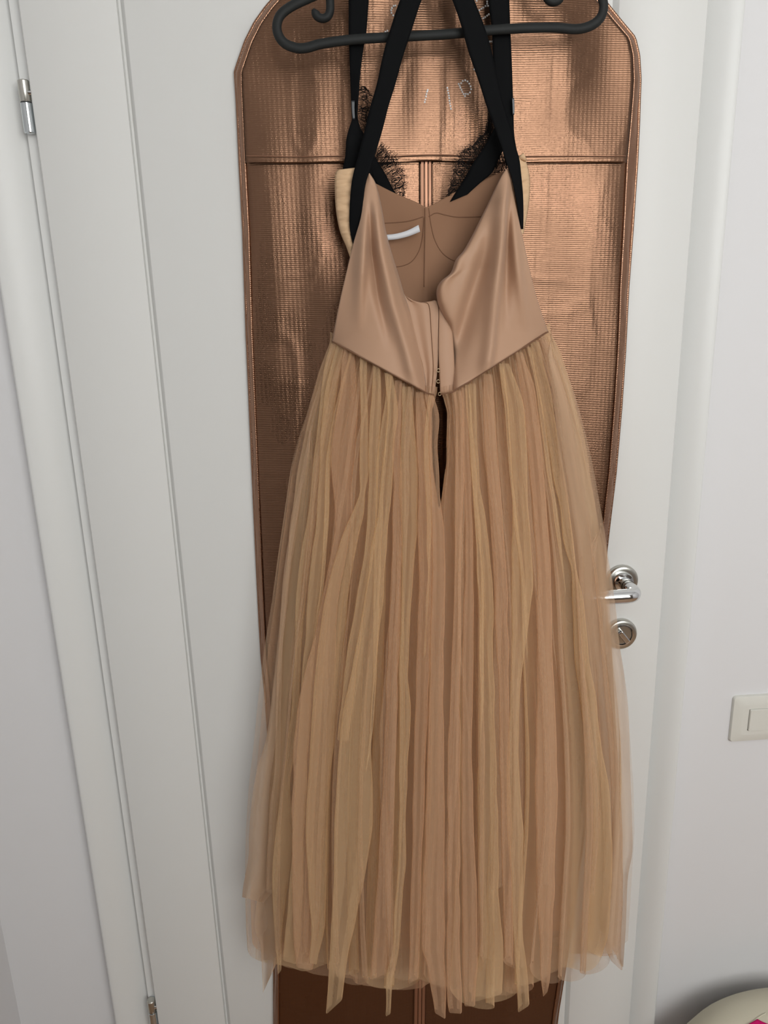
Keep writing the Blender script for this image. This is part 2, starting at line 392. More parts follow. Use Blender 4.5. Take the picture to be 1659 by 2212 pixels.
# light switch
def rrect(w, h, r, n=8):
    pts = []
    for cx, cz, a0 in ((w / 2 - r, h / 2 - r, 0), (-w / 2 + r, h / 2 - r, 90), (-w / 2 + r, -h / 2 + r, 180), (w / 2 - r, -h / 2 + r, 270)):
        for k in range(n + 1):
            a = math.radians(a0 + 90 * k / n); pts.append((cx + r * math.cos(a), cz + r * math.sin(a)))
    return pts
def rloft(name, c, rings, mt, parent=None, cap=True):
    X = np.array([[(c[0] + x, c[1] - d, c[2] + z) for x, z in rrect(w, h, r)] for w, h, r, d in rings])
    o = grid(name, X, mt, parent, closed=True, flip=True)
    if cap:
        bm = bmesh.new(); bm.from_mesh(o.data)
        bm.verts.ensure_lookup_table(); n = X.shape[1]
        bm.faces.new([bm.verts[(len(rings) - 1) * n + k] for k in range(n)])
        bm.to_mesh(o.data); bm.free()
    try: o.data.set_sharp_from_angle(angle=math.radians(38))
    except Exception: pass
    return o
pa, pb = P(1583, 1505, WALL_Y - 0.004), P(1577, 1602, WALL_Y - 0.004)
sh = float(pa[2] - pb[2]); sw = sh * 1.48
scx = float((pa[0] + pb[0]) / 2) + sw / 2; scz = float((pa[2] + pb[2]) / 2)
sp_ = rloft('light_switch', (scx, WALL_Y, scz), [(sw, sh, 0.006, 0.0), (sw, sh, 0.006, 0.004), (sw - 0.002, sh - 0.002, 0.006, 0.006), (sw * 0.80, sh * 0.70, 0.010, 0.0098), (sw * 0.74, sh * 0.62, 0.006, 0.0100), (sw * 0.585, sh * 0.475, 0.002, 0.0098), (sw * 0.585, sh * 0.475, 0.002, 0.006)], M['switch'])
tag(sp_, 'white plastic light switch plate on the wall right of the door', 'light switch')
rloft('rocker', (scx, WALL_Y, scz), [(sw * 0.57, sh * 0.46, 0.002, 0.005), (sw * 0.57, sh * 0.46, 0.002, 0.0115), (sw * 0.555, sh * 0.445, 0.002, 0.0128)], M['switch'], sp_)

# ------------------------------------------------------------------ garment bag
bag = empty('garment_bag'); tag(bag, 'long copper metallic garment bag hanging on the white door behind the dress', 'garment bag')
BL = [(600, -12), (575, 15), (550, 50), (530, 90), (518, 125), (508, 155), (512, 220), (518, 350), (526, 500), (533, 720), (545, 1000), (553, 1180), (560, 1330), (565, 1420), (574, 1510), (580, 1600), (586, 1800), (592, 2060), (592, 2212), (592, 2330)]
BR = [(1290, -12), (1312, 10), (1340, 45), (1371, 82), (1380, 120), (1383, 170), (1380, 260), (1376, 350), (1366, 500), (1357, 620), (1350, 760), (1342, 880), (1330, 1020), (1318, 1120), (1310, 1190), (1303, 1300), (1295, 1400), (1280, 1600), (1262, 1800), (1228, 2050), (1207, 2180), (1203, 2212), (1195, 2330)]
BLt = [(935, -240), (900, -232), (800, -150), (700, -75)] + BL
BRt = [(975, -240), (1010, -232), (1110, -150), (1210, -75)] + BR
def bag_in_l(v): return uv_at(BLt, v) + np.interp(v, [-240, 0, 155, 200, 2330], [4, 14, 13, 11, 9])
def bag_in_r(v): return uv_at(BRt, v) - np.interp(v, [-240, 0, 100, 200, 350, 700, 2330], [4, 14, 12, 14, 21, 15, 9])
def crumple(u, v):
    """folds of a hung laminate bag, in metres"""
    w = 0.0075 * noise2(u / 95 + 3.1, v / 330 + 1.7) + 0.0008 * noise2(u / 44 + 9.4, v / 260 + 5.2)
    r = lambda n, k: np.exp(-(n / k) ** 2)             # sharp creases along the zero lines of slow noise
    w = w + 0.0008 * r(noise2(u / 120 + 2.2 + v / 900, v / 420 + 8.8), 0.07) + 0.0006 * r(noise2(u / 60 + 12, v / 240 + 40), 0.06)
    w = w + 0.0009 * r(noise2(u / 300 + 33, v / 130 + 4), 0.03) * np.clip(0.5 + noise2(u / 70, v / 90), 0, 1)
    return w
def bag_y(u, v, extra=0.0):
    a, b = bag_in_l(v), bag_in_r(v)
    s = np.clip((u - a) / (b - a), 0, 1)
    q = np.sin(np.pi * s) ** 0.5
    z = 0.018 + 0.010 * q
    # the garments inside press two soft shoulders out and leave a crease down the middle
    top = np.clip((520 - v) / 520, 0, 1)
    z = z + top * 0.008 * (np.exp(-((s - 0.28) / 0.13) ** 2) + np.exp(-((s - 0.74) / 0.13) ** 2)) - top * 0.003 * np.exp(-((s - 0.50) / 0.04) ** 2)
    z = z + crumple(u, v) * np.clip(q * 1.4, 0, 1) * 0.75
    return -(z + extra)
def bag_panel(name, v0, v1, rows, cols, extra, s0=0.0, s1=1.0):
    v = np.linspace(v0, v1, rows)[:, None]; s = np.linspace(s0, s1, cols)[None, :]
    a, b = bag_in_l(v), bag_in_r(v); u = a + (b - a) * s; vv = v + 0 * s
    return P(u, vv, bag_y(u, vv, extra))
grid('front_panel', bag_panel('f', -240, 2330, 330, 130, 0.0), M['copper'], bag)
v = np.linspace(-240, 2330, 200)[:, None]; s = np.linspace(0, 1, 12)[None, :]
grid('back_panel', P(uv_at(BLt, v) + (uv_at(BRt, v) - uv_at(BLt, v)) * s, v + 0 * s, -0.004 + 0 * s * v), M['copper'], bag)
for nm, O, inn, sg in (('gusset', BLt, bag_in_l, 1), ('gusset', BRt, bag_in_r, -1)):
    v = np.linspace(-240, 2330, 260)[:, None]; t = np.linspace(0, 1, 7)[None, :]
    uo, ui = uv_at(O, v), inn(v)
    y0, y1 = -0.004, bag_y(ui, v)
    yy = y0 + (y1 - y0) * t + 0.002 * noise2(v / 35 + sg * 7, t * 3) * np.sin(np.pi * t)
    uu = uo + (ui - uo) * (t ** 1.6) - sg * 2.0 * np.sin(np.pi * t) * (0.5 + noise2(v / 60, t + sg * 3))
    grid('gusset', P(uu, v + 0 * t, yy), M['copper_trim'], bag, flip=(sg > 0))
    vv = np.linspace(-238, 2328, 300)
    tube('piping', P(inn(vv) , vv, bag_y(inn(vv), vv) - 0.0012), 0.0020, M['copper_trim'], bag, seg=8)
    tube('binding', P(uv_at(O, vv) + sg * 1.0, vv, -0.005), 0.0026, M['copper_trim'], bag, seg=8)
# upper flap with a folded hem
def hem_v(u): return 352 + 1.5 * noise2(u / 90, 3.3) - 3.5 * np.exp(-((u - 930) / 60) ** 2)
X = []
vs = np.linspace(-235, 1, 130)
rows = 130; cols = 130
tt = np.linspace(0, 1, rows)[:, None]; s = np.linspace(0.002, 0.998, cols)[None, :]
vb = hem_v(np.linspace(530, 1355, cols))[None, :]
vv = -235 + (vb + 235) * tt; a, b = bag_in_l(vv), bag_in_r(vv); uu = a + (b - a) * s
flap = grid('top_flap', P(uu, vv, bag_y(uu, vv, 0.0042 + 0.002 * tt ** 6)), M['copper'], bag, thick=0.0007)
tt = np.linspace(0, 1, 6)[:, None]
vv = vb - 13 + 13.5 * tt; a, b = bag_in_l(vv), bag_in_r(vv); uu = a + (b - a) * s
grid('flap_hem', P(uu, vv, bag_y(uu, vv, 0.0064 + 0.0004 * np.sin(np.pi * tt))), M['copper'], bag, thick=0.0008)
us = np.linspace(532, 1352, 160); hv = hem_v(us) - 14
tube('flap_stitching', P(us, hv, bag_y(us, hv, 0.0062)), 0.0006, M['zip'], flap, seg=6)
# centre zip below the flap
vv = np.linspace(345, 2330, 160)[:, None]; t = np.linspace(-1, 1, 9)[None, :]
uc = np.interp(vv, [345, 1000, 2330], [921, 923, 905])
grid('zip_tape', P(uc + 13 * t, vv + 0 * t, bag_y(uc + 13 * t, vv, 0.0022 + 0.0006 * np.cos(t * 3.1))), M['zip'], bag)
for off in (-13, -4, 4, 13):
    v1_ = np.linspace(346, 2328, 160); u1_ = np.interp(v1_, [345, 1000, 2330], [921, 923, 905]) + off
    tube('zip_seam', P(u1_, v1_, bag_y(u1_, v1_, 0.0032)), 0.0011 if abs(off) > 5 else 0.0008, M['copper'], bag, seg=6)
# hanger hook of the bag
bu = float(P(955, -240, -0.02)[0]); bz = float(P(955, -240, -0.02)[2])
tube('bag_hook', spline([(bu, -0.02, bz - 0.03), (bu, -0.024, bz + 0.01), (hkx + 0.012, -0.03, HK_Z - 0.03), (hkx + 0.014, -0.03, HK_Z), (hkx, -0.03, HK_Z + 0.013), (hkx - 0.014, -0.03, HK_Z), (hkx - 0.012, -0.03, HK_Z - 0.012)], 50), 0.0022, M['chrome'], bag)
# rhinestone lettering around the flap
K = 5.53
def gem_at(u, v):
    c = P(u, v, float(bag_y(np.array(u), np.array(v), 0.0052))); r = 0.0013
    V = [c + np.array((r * math.cos(a), -0.0001, r * math.sin(a))) for a in np.linspace(0, 2 * math.pi, 7)[:-1]]
    V += [c + np.array((0.55 * r * math.cos(a), -0.0009, 0.55 * r * math.sin(a))) for a in np.linspace(0, 2 * math.pi, 7)[:-1]]
    Fc = [(i, (i + 1) % 6, 6 + (i + 1) % 6, 6 + i) for i in range(6)] + [tuple(range(6, 12))]
    return V, Fc
letters = [
    [(300, 68), (278, 72), (258, 97), (249, 124), (253, 155), (273, 184)],
    [(180, 381), (204, 368)],
    [(650, 1220), (657, 1190), (665, 1155), (670, 1125), (678, 1095), (685, 1075)],
    [(920, 1050), (926, 1080), (931, 1112), (938, 1142), (942, 1172), (945, 1205), (950, 1237), (957, 1267), (962, 1300)],
    [(1055, 1003), (1068, 1027), (1076, 1050), (1090, 1074), (1100, 1100), (1115, 1124), (1130, 1150), (1085, 995), (1104, 968), (1133, 960), (1160, 973), (1181, 1000), (1197, 1032), (1203, 1066), (1190, 1105), (1165, 1125), (1140, 1122)],
    [(1243, 828), (1263, 852)],
    [(1303, 122), (1327, 106), (1350, 92), (1376, 73), (1395, 18), (1395, 45), (1405, 70), (1350, 218), (1372, 205), (1395, 188), (1415, 172), (1270, 10)],
    [(1430, 497), (1455, 497)]]
for L_ in letters:
    merged('rhinestone_letter', [gem_at(800 + a / K, b / K) for a, b in L_], M['gem'], flap, smooth=False)

# ------------------------------------------------------------------ hanger
hang = empty('clothes_hanger'); tag(hang, 'black plastic clothes hanger with strap hooks carrying the nude dress', 'hanger')
HY = -0.078
hp = [(940, -150), (880, -112), (800, -66), (720, -28), (664, -3), (630, 13.5), (606, 32.5), (598, 56), (602.5, 78), (617, 95), (642, 104), (664, 103), (688, 96), (724, 90), (769, 85), (832, 81), (932, 76), (1000, 71), (1060, 65), (1131, 61), (1200, 60), (1245, 63), (1275, 56), (1296, 40), (1304, 17), (1300, -5), (1284, -24), (1240, -48), (1150, -88), (1050, -128), (985, -152)]
c2 = spline(hp, 240, closed=True)
tube('frame', P(c2[:, 0], c2[:, 1], HY), 0.0057, M['hanger'], hang, seg=12, flat=(np.array((0, 1.0, 0)), 0.75))
for jl_ in ([(713, -34), (713, 0), (713, 22), (708, 35), (697, 40), (685, 35), (681, 25), (682, 21)], [(1178, -75), (1178, -40), (1179, -14), (1184, -1), (1195, 4.5), (1207, 0), (1212, -10), (1211, -15)]):
    c2 = spline(jl_, 40); rr = np.full(40, 0.0050); rr[-3:] = (0.0050, 0.0045, 0.0030)
    tube('strap_hook', P(c2[:, 0], c2[:, 1], HY), rr, M['hanger'], hang, seg=12)
nx, nz_ = float(P(962, -150, HY)[0]), float(P(962, -150, HY)[2])
tube('hook', spline([(nx, HY, nz_ - 0.005), (nx, HY, nz_ + 0.02), (hkx + 0.016, HY, HK_Z - 0.035), (hkx + 0.022, HY, HK_Z - 0.008), (hkx + 0.012, HY, HK_Z + 0.013), (hkx - 0.01, HY, HK_Z + 0.014), (hkx - 0.021, HY, HK_Z - 0.004), (hkx - 0.02, HY, HK_Z - 0.012)], 60), 0.0042, M['hanger'], hang)

# ------------------------------------------------------------------ dress
dress = empty('tulle_dress'); tag(dress, 'nude beige tulle dress with open back and black satin straps on a hanger', 'dress')
WAIST = [(700, 728), (720, 735), (760, 752), (800, 778), (850, 810), (885, 836), (915, 848), (945, 852), (980, 843), (1020, 825), (1060, 800), (1100, 772), (1150, 737), (1185, 714), (1200, 706)]
SKL = [(712, 700), (715, 735), (690, 800), (668, 880), (650, 950), (640, 1000), (628, 1100), (616, 1200), (606, 1300), (592, 1400), (582, 1500), (574, 1600), (566, 1700), (562, 1800), (560, 1900), (560, 2000), (566, 2200)]
SKR = [(1188, 700), (1187, 715), (1210, 760), (1232, 830), (1250, 900), (1270, 1000), (1285, 1080), (1302, 1180), (1312, 1250), (1320, 1330), (1328, 1420), (1336, 1500), (1344, 1600), (1348, 1700), (1348, 1800), (1342, 1900), (1336, 2000), (1325, 2200)]
def waist_v(u): return np.interp(u, [a for a, b in WAIST], [b for a, b in WAIST])
def amp(v): return np.interp(v, [700, 850, 1100, 1500, 2200], [0.040, 0.055, 0.085, 0.125, 0.165])
def sk_y(u, v, f=1.0):
    a, b = uv_at(SKL, v), uv_at(SKR, v)
    s = np.clip((u - a) / (b - a), 0, 1)
    return np.interp(v, [700, 900, 1200], [-0.058, -0.062, -0.080]) - f * amp(v) * (1 - np.abs(2 * s - 1) ** 2.2) ** 0.8

def loft(A, B, rows, cols, yf):
    a, b = spline(A, rows), spline(B, rows)
    s = np.linspace(0, 1, cols)[None, :]; t = np.linspace(0, 1, rows)[:, None]
    u = a[:, :1] * (1 - s) + b[:, :1] * s; v = a[:, 1:] * (1 - s) + b[:, 1:] * s
    return P(u, v, yf(s, t, u, v))

# bodice front seen from the inside
top = [(786, 394), (794, 386), (803, 392), (850, 416), (900, 437), (918, 447), (926, 446), (950, 434), (985, 414), (1040, 390), (1085, 371), (1100, 366), (1106, 374)]
bot = [(770, 760), (800, 775), (850, 800), (945, 830), (1040, 800), (1100, 770), (1140, 750)]
def bf_y(u, v):
    q = (u - 930) / 210.0
    y = -0.056 - 0.030 * np.clip(np.abs(q), 0, 1) ** 2
    cup = np.exp(-((u - 862) / 42) ** 2 - ((v - 520) / 55) ** 2) + np.exp(-((u - 995) / 46) ** 2 - ((v - 505) / 58) ** 2)
    return y + 0.008 * cup - 0.002 * np.exp(-((u - 920) / 6) ** 2) + 0.0012 * noise2(u / 40, v / 120)
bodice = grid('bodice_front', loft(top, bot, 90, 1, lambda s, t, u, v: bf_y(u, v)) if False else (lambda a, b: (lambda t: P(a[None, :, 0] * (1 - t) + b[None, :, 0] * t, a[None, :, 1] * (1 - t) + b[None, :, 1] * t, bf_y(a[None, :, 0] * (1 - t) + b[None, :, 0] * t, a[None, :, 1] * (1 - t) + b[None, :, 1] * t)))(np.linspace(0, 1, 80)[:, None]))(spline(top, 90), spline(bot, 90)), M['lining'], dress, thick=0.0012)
def seam(path, r=0.0006, off=0.0008, parent=bodice, yf=bf_y, m='thread'):
    c = spline(path, 40)
    return tube('seam', P(c[:, 0], c[:, 1], yf(c[:, 0], c[:, 1]) - off), r, M[m], parent, seg=6)
seam([(918, 449), (918, 500), (917, 560), (916, 620)])
seam([(926, 449), (930, 480), (938, 515), (952, 542), (970, 558), (990, 566), (1010, 568)])
seam([(926, 468), (942, 460), (960, 464), (990, 469), (1040, 468), (1070, 466)])
seam([(915, 468), (880, 478), (830, 482), (800, 482)])
seam([(916, 470), (913, 510), (905, 542), (888, 566), (862, 576), (845, 574)])
tg = P(np.array([[832, 855, 880, 904], [834, 858, 884, 907.5]]), np.array([[507.5, 505, 498, 486], [519, 516.5, 510, 500.5]]), np.array([[-0.071, -0.069, -0.068, -0.068]] * 2))
tgs = np.array([spline(tg[0], 12), spline((tg[0] + tg[1]) / 2 + np.array((0, -0.0006, 0)), 12), spline(tg[1], 12)])
grid('fabric_label', tgs, M['label'], bodice, thick=0.0006)

# straps
def ribbon(name, pairs, m, parent=dress, thick=0.0014, n=40, bow=0.0):
    p = np.array(pairs, float)          # uL, vL, uR, vR, yL, yR
    c = spline(p, n); t = np.linspace(0, 1, 7)[None, :]
    g = lambda k: c[:, k][:, None]
    u = g(0) * (1 - t) + g(2) * t; v = g(1) * (1 - t) + g(3) * t
    y = g(4) * (1 - t) + g(5) * t - bow * np.sin(np.pi * t)
    return grid(name, P(u, v, y), M[m], parent, thick=thick)
yb = -0.068
ribbon('strap', [(752, -60, 800, -58, yb - .004, yb - .004), (753, 0, 796.5, 0, yb, yb), (753, 75, 791, 75, yb, yb), (754, 100, 786, 100, yb, yb), (756, 150, 779, 150, yb, yb - .004), (758, 200, 775, 200, yb - .002, yb - .008), (760, 250, 772, 250, yb - .004, yb - .008), (763, 275, 778, 275, yb - .004, yb - .006)], 'strap')
ribbon('strap', [(1052, -70, 1098, -72, yb - .004, yb - .004), (1055, 0, 1100, 0, yb, yb), (1062, 57, 1102, 57, yb, yb), (1064, 100, 1104, 100, yb, yb), (1068, 181, 1107, 181, yb, yb), (1074, 240, 1109, 245, yb, yb), (1082, 290, 1111, 295, yb - .004, yb - .004), (1092, 330, 1119, 338, yb - .006, yb - .008)], 'strap')
for prs in ([(759, 218, 766, 218, yb - .008, yb - .008), (760, 240, 766, 240, yb - .008, yb - .008), (762, 258, 767, 258, yb - .008, yb - .008)], [(1105.5, 212, 1110, 212, yb - .005, yb - .005), (1106.5, 232, 1111, 232, yb - .005, yb - .005), (1107, 248, 1110.5, 248, yb - .005, yb - .005)]):
    ribbon('strap_slider', prs, 'slider', thick=0.003, n=12)
# left front shoulder piece, twisted
ribbon('shoulder_panel', [(761, 256, 769, 256, -.075, -.075), (749, 296, 788, 300, -.082, -.080), (746, 335, 795, 336, -.080, -.078), (741, 363, 802, 361, -.078, -.076), (742, 385, 804, 385, -.078, -.076)], 'strap')
ribbon('shoulder_panel', [(768, 268, 783, 284, -.072, -.070), (782, 315, 797, 314, -.072, -.069), (796, 350, 812, 343, -.071, -.067), (806, 385, 831, 374, -.066, -.062), (822, 410, 846, 402, -.0595, -.057), (838, 432, 858, 425, -.0565, -.0550)], 'strap')
ribbon('shoulder_panel', [(1068, 276, 1108, 292, -.073, -.075), (1053, 305, 1097, 310, -.071, -.075), (1038, 328, 1086, 327, -.069, -.074), (1020, 355, 1074, 351, -.066, -.073), (1002, 388, 1062, 374, -.062, -.071), (984, 416, 1034, 398, -.0585, -.066), (972, 436, 1010, 420, -.0575, -.062)], 'strap')
# back straps, in front of the hanger bar, crossing towards the hook
ya = -0.094
ribbon('strap', [(915, -100, 962, -92, ya, ya), (888, -50, 936, -48, ya, ya), (864, 0, 911, 0, ya, ya), (842, 66, 889, 66, ya, ya), (827, 120, 871, 121, ya, ya), (814, 181, 854, 182, ya - .001, ya - .001), (800, 230, 839, 230, ya - .002, ya - .004), (788, 280, 826, 281, ya - .004, ya - .006), (773, 340, 808, 341, ya - .006, ya - .010), (766, 365, 799, 368, ya - .008, ya - .012), (759, 401, 788, 404, ya - .008, ya - .012), (755, 461, 782, 463, ya - .006, ya - .010), (756.5, 500, 771, 502, ya - .004, ya - .006), (763, 528, 765, 528, ya - .002, ya - .002)], 'strap', n=70)
ribbon('strap', [(930, -110, 978, -118, ya, ya), (953, -55, 1001, -58, ya, ya), (977, 0, 1024, 0, ya, ya), (996, 54, 1045, 54, ya, ya), (1011, 108, 1061, 108, ya, ya), (1036, 181, 1077, 181, ya - .001, ya - .001), (1050, 226, 1088, 226, ya - .002, ya - .003), (1070, 280, 1105, 280, ya - .004, ya - .004), (1084, 320, 1114, 318, ya - .008, ya - .005), (1092, 345, 1121.5, 344, ya - .011, ya - .006), (1104, 381, 1125.5, 380, ya - .013, ya - .007), (1113, 420, 1129, 420, ya - .013, ya - .006), (1120, 460, 1130, 460, ya - .011, ya - .005), (1126, 495, 1129.5, 495, ya - .006, ya - .003)], 'strap', n=70)

# lace edging: leaf motifs on a fine net with eyelash fringe
def lace(inner, outer, yf, seed, leaves=9, net=60):
    rg = random.Random(seed); n = 60
    A, B = spline(inner, n), spline(outer, n)
    def pt(s, t):
        x = np.clip(s, 0, 1) * (n - 1); i = int(min(x, n - 2)); f = x - i
        a = A[i] * (1 - f) + A[i + 1] * f; b = B[i] * (1 - f) + B[i + 1] * f
        return a * (1 - t) + b * t
    parts = []
    def thread(ps, r):
        uv = np.array([pt(a, b) for a, b in ps])
        y = yf(uv[:, 0], uv[:, 1]) + np.array([rg.uniform(-.0003, .0003) for _ in uv])
        parts.append(tube_mesh(P(uv[:, 0], uv[:, 1], y), r, 4))
    for k in range(net):                         # ground net
        s0_ = rg.random(); sg = rg.choice((-1, 1)) * rg.uniform(0.03, 0.12)
        w = rg.uniform(0.0, 0.03); ph = rg.random() * 6
        thread([(s0_ + sg * t + w * math.sin(ph + 5 * t), 0.0 + 0.98 * t) for t in np.linspace(0, rg.uniform(0.7, 1.0), 9)], 0.00022)
    for k in range(net // 4):
        t0 = rg.random() * 0.95; s0_ = rg.random() * 0.8
        thread([(s0_ + 0.25 * x, t0 + 0.08 * math.sin(9 * x + t0 * 9)) for x in np.linspace(0, 1, 12)], 0.0002)
    for k in range(leaves):                      # leaf outlines and veins
        s0_ = (k + 0.5) / leaves + rg.uniform(-.03, .03); t0 = rg.uniform(0.35, 0.72); an = rg.uniform(-0.7, 0.7)
        ls, lt = 0.62 / leaves, rg.uniform(0.24, 0.36)
        lp_ = []
        for x in np.linspace(0, 2 * math.pi, 22):
            a, b = ls * 0.55 * math.sin(x) * (1 + 0.15 * math.sin(5 * x)), lt * math.cos(x) * (1 + 0.1 * math.cos(7 * x))
            lp_.append((s0_ + a * math.cos(an) + b * math.sin(an) * ls, t0 + b * math.cos(an)))
        thread(lp_, 0.00042)
        for q in (-0.5, 0, 0.5):
            thread([(s0_ + q * ls * 0.5 * x, t0 + lt * (x - 0.5) * 1.6) for x in np.linspace(0, 1, 6)], 0.00024)
    for sc_ in range(3):                         # scalloped cord
        thread([(x, 0.90 - sc_ * 0.09 + 0.08 * math.sin(x * math.pi * leaves)) for x in np.linspace(0, 1, 60)], 0.00035)
    for k in range(leaves * 9):                  # eyelash fringe
        s0_ = rg.random(); ln = rg.uniform(0.12, 0.34); bd = rg.uniform(-0.03, 0.03)
        thread([(s0_ + bd * x * x, 0.9 + ln * x) for x in np.linspace(0, 1, 5)], 0.00024)
    return merged('lace_trim', parts, M['lace'], dress)
lace([(806, 338), (822, 362), (834, 380), (846, 400), (858, 428)], [(822, 312), (852, 336), (868, 362), (876, 392), (872, 428)], lambda u, v: np.interp(v, [300, 370, 430], [-0.067, -0.0615, -0.0575]), 3, 7, 80)
lace([(1070, 272), (1054, 303), (1038, 327), (1020, 355), (1002, 388), (982, 420)], [(1058, 246), (1049, 280), (1028, 304), (994, 332), (978, 376), (966, 424)], lambda u, v: np.interp(v, [240, 330, 420], [-0.069, -0.066, -0.057]), 5, 9, 110)
lace([(776, 180), (774, 210), (773, 240), (780, 282)], [(790, 188), (800, 206), (799, 236), (796, 284)], lambda u, v: -0.066 + 0 * u, 8, 5, 44)
lace([(1070, 345), (1080, 335), (1090, 328)], [(1068, 372), (1085, 372), (1100, 372)], lambda u, v: -0.066 + 0 * u, 9, 3, 26)

# ruched outer cups peeking out at both sides
def ruche(A, B, y0, seed):
    return grid('cup_ruching', loft(A, B, 70, 14, lambda s, t, u, v: y0 - 0.012 * np.sin(np.pi * np.clip(s, 0, 1)) ** 0.7 + 0.0022 * noise2(v / 5.5 + s * 2.2 + seed, s * 1.6) + 0.001 * noise2(v / 2.6 + seed, s * 3)), M['ruche'], dress, thick=0.0008)
ruche([(730, 367), (724, 378), (724, 420), (727, 460), (735, 500), (748, 532), (757, 557)], [(790, 360), (790, 380), (788, 420), (784, 470), (776, 510), (770, 540), (766, 560)], -0.082, 1)
ruche([(1100, 345), (1104, 380), (1108, 430), (1112, 470), (1120, 505)], [(1127, 337), (1137, 352), (1144, 385), (1143, 430), (1137, 472), (1130, 506)], -0.080, 5)
merged('cup_ruching', [tube_mesh(P([1120, 1128, 1135], [341, 338, 346], [-.086, -.09, -.084]), [0.002, 0.004, 0.002], 8)], M['ruche'], dress)

# the two open back panels of the bodice
def gauss(x, c, w): return np.exp(-((x - c) / w) ** 2)
def crease(u, v, line, wl, wr, h, v0, v1, fade=60):
    # a fold running along line: height h, soft on the left (wl) and right (wr) side, in photo pixels
    c = uv_at(line, v); x = u - c
    g = np.where(x < 0, np.exp(-(x / wl) ** 2), np.exp(-(x / wr) ** 2))
    return h * g * np.clip((v - v0) / fade, 0, 1) * np.clip((v1 - v) / fade, 0, 1)
def lw_y(s, t, u, v):
    y = -0.100 - 0.006 * t - 0.010 * np.sin(np.pi * s) * np.clip(t * 3, 0.2, 1)
    y = y - crease(u, v, [(793, 400), (786, 520), (780, 620), (776, 720)], 16, 9, 0.0152, 395, 720, 130)
    y = y + crease(u, v, [(800, 420), (803, 540), (816, 640), (840, 740)], 9, 11, 0.0114, 410, 760, 130)
    y = y - crease(u, v, [(806, 400), (824, 540), (850, 660), (880, 760), (900, 840)], 15, 14, 0.0152, 400, 860, 60)
    y = y + 0.012 * gauss(s, 1.0, 0.05)
    tgt = sk_y(u, v) - 0.010
    k = np.clip((t - 0.45) / 0.55, 0, 1) ** 1.5
    return y * (1 - k) + (tgt + 0.9 * (y + 0.112)) * k
LWL = [(796, 374), (788, 412), (780, 470), (764, 526), (746, 600), (732, 662), (718, 737)]
LWR = [(798, 375), (812, 400), (824, 450), (833, 500), (845, 545), (862, 600), (875, 645), (890, 690), (903, 740), (914, 790), (922, 848)]
lw = grid('back_panel', loft(LWL, LWR, 110, 60, lw_y), M['crepe'], dress, thick=0.0012)
RWL = [(1093, 366), (1080, 388), (1060, 430), (1040, 470), (1020, 510), (1001, 543), (985, 562), (974, 590), (953, 608), (944, 626), (946, 652), (957, 682), (970, 706), (975, 740), (977, 790), (978, 846)]
RWR = [(1098, 366), (1106, 400), (1113, 440), (1121, 480), (1132, 530), (1142, 575), (1154, 625), (1168, 672), (1183, 716)]
def rw_y(s, t, u, v):
    y = -0.100 - 0.006 * t - 0.012 * np.sin(np.pi * s ** 0.8) * np.clip(t * 3, 0.2, 1)
    y = y + crease(u, v, [(1075, 420), (1050, 540), (1012, 660), (985, 760), (978, 840)], 16, 26, 0.0209, 470, 830, 110)
    y = y - crease(u, v, [(1094, 380), (1086, 500), (1074, 620), (1062, 750), (1050, 830)], 20, 7, 0.0190, 370, 840, 60)
    y = y + crease(u, v, [(1098, 380), (1096, 500), (1092, 620), (1090, 750)], 5, 12, 0.0095, 390, 720, 100)
    y = y - crease(u, v, [(1098, 380), (1108, 480), (1122, 600), (1140, 740)], 12, 10, 0.0114, 380, 740, 150)
    y = y - 0.012 * gauss(s, 0.04, 0.10) * gauss(t, 0.52, 0.13) + 0.012 * gauss(s, 0.0, 0.03)
    tgt = sk_y(u, v) - 0.010
    k = np.clip((t - 0.55) / 0.45, 0, 1) ** 1.5
    return y * (1 - k) + (tgt + 0.9 * (y + 0.112)) * k
rw = grid('back_panel', loft(RWL, RWR, 120, 64, rw_y), M['crepe'], dress, thick=0.0012)
# facings beside the back opening
pl = loft([(868, 632), (878, 652), (890, 700), (905, 760), (915, 800), (918, 852)], [(900, 661), (922, 656), (945, 653), (946.5, 720), (945, 790), (938, 852)], 50, 14, lambda s, t, u, v: -0.088 - 0.018 * t + 0.002 * np.sin(s * 9))
plf = grid('placket', pl, M['crepe'], dress, thick=0.0012)
tube('seam', np.array([p + np.array((0, -0.0012, 0)) for p in pl[6:, 9]]), 0.0005, M['thread'], plf, seg=5)
pr_ = loft([(949, 664), (948, 700), (947.5, 760), (949, 800), (951, 850)], [(962, 682), (975, 706), (980, 760), (982, 800), (984, 846)], 50, 10, lambda s, t, u, v: -0.092 - 0.016 * t - 0.002 * np.sin(np.pi * s))
grid('placket', pr_, M['crepe'], dress, thick=0.0012)
for (u_, v_, y_) in ((947, 800, -0.106), (946.5, 824, -0.109), (950, 851, -0.113)):
    a = np.linspace(0.5, 5.8, 16)
    c = P(u_, v_, y_ - 0.002)
    tube('hook_and_eye', np.array([c + np.array((0.0020 * math.cos(x), 0, 0.0022 * math.sin(x))) for x in a]), 0.0004, M['eyelet'], dress, seg=6)
us = np.linspace(718, 938, 70); vs_ = np.interp(us, [718, 922, 938], [738, 849, 853])
tube('waist_seam', P(us, vs_, sk_y(us, vs_) - 0.0115), 0.0010, M['thread'], dress, seg=6)
us = np.linspace(951, 1184, 70); vs_ = np.interp(us, [951, 978, 1183], [852, 847, 717])
tube('waist_seam', P(us, vs_, sk_y(us, vs_) - 0.0115), 0.0010, M['thread'], dress, seg=6)

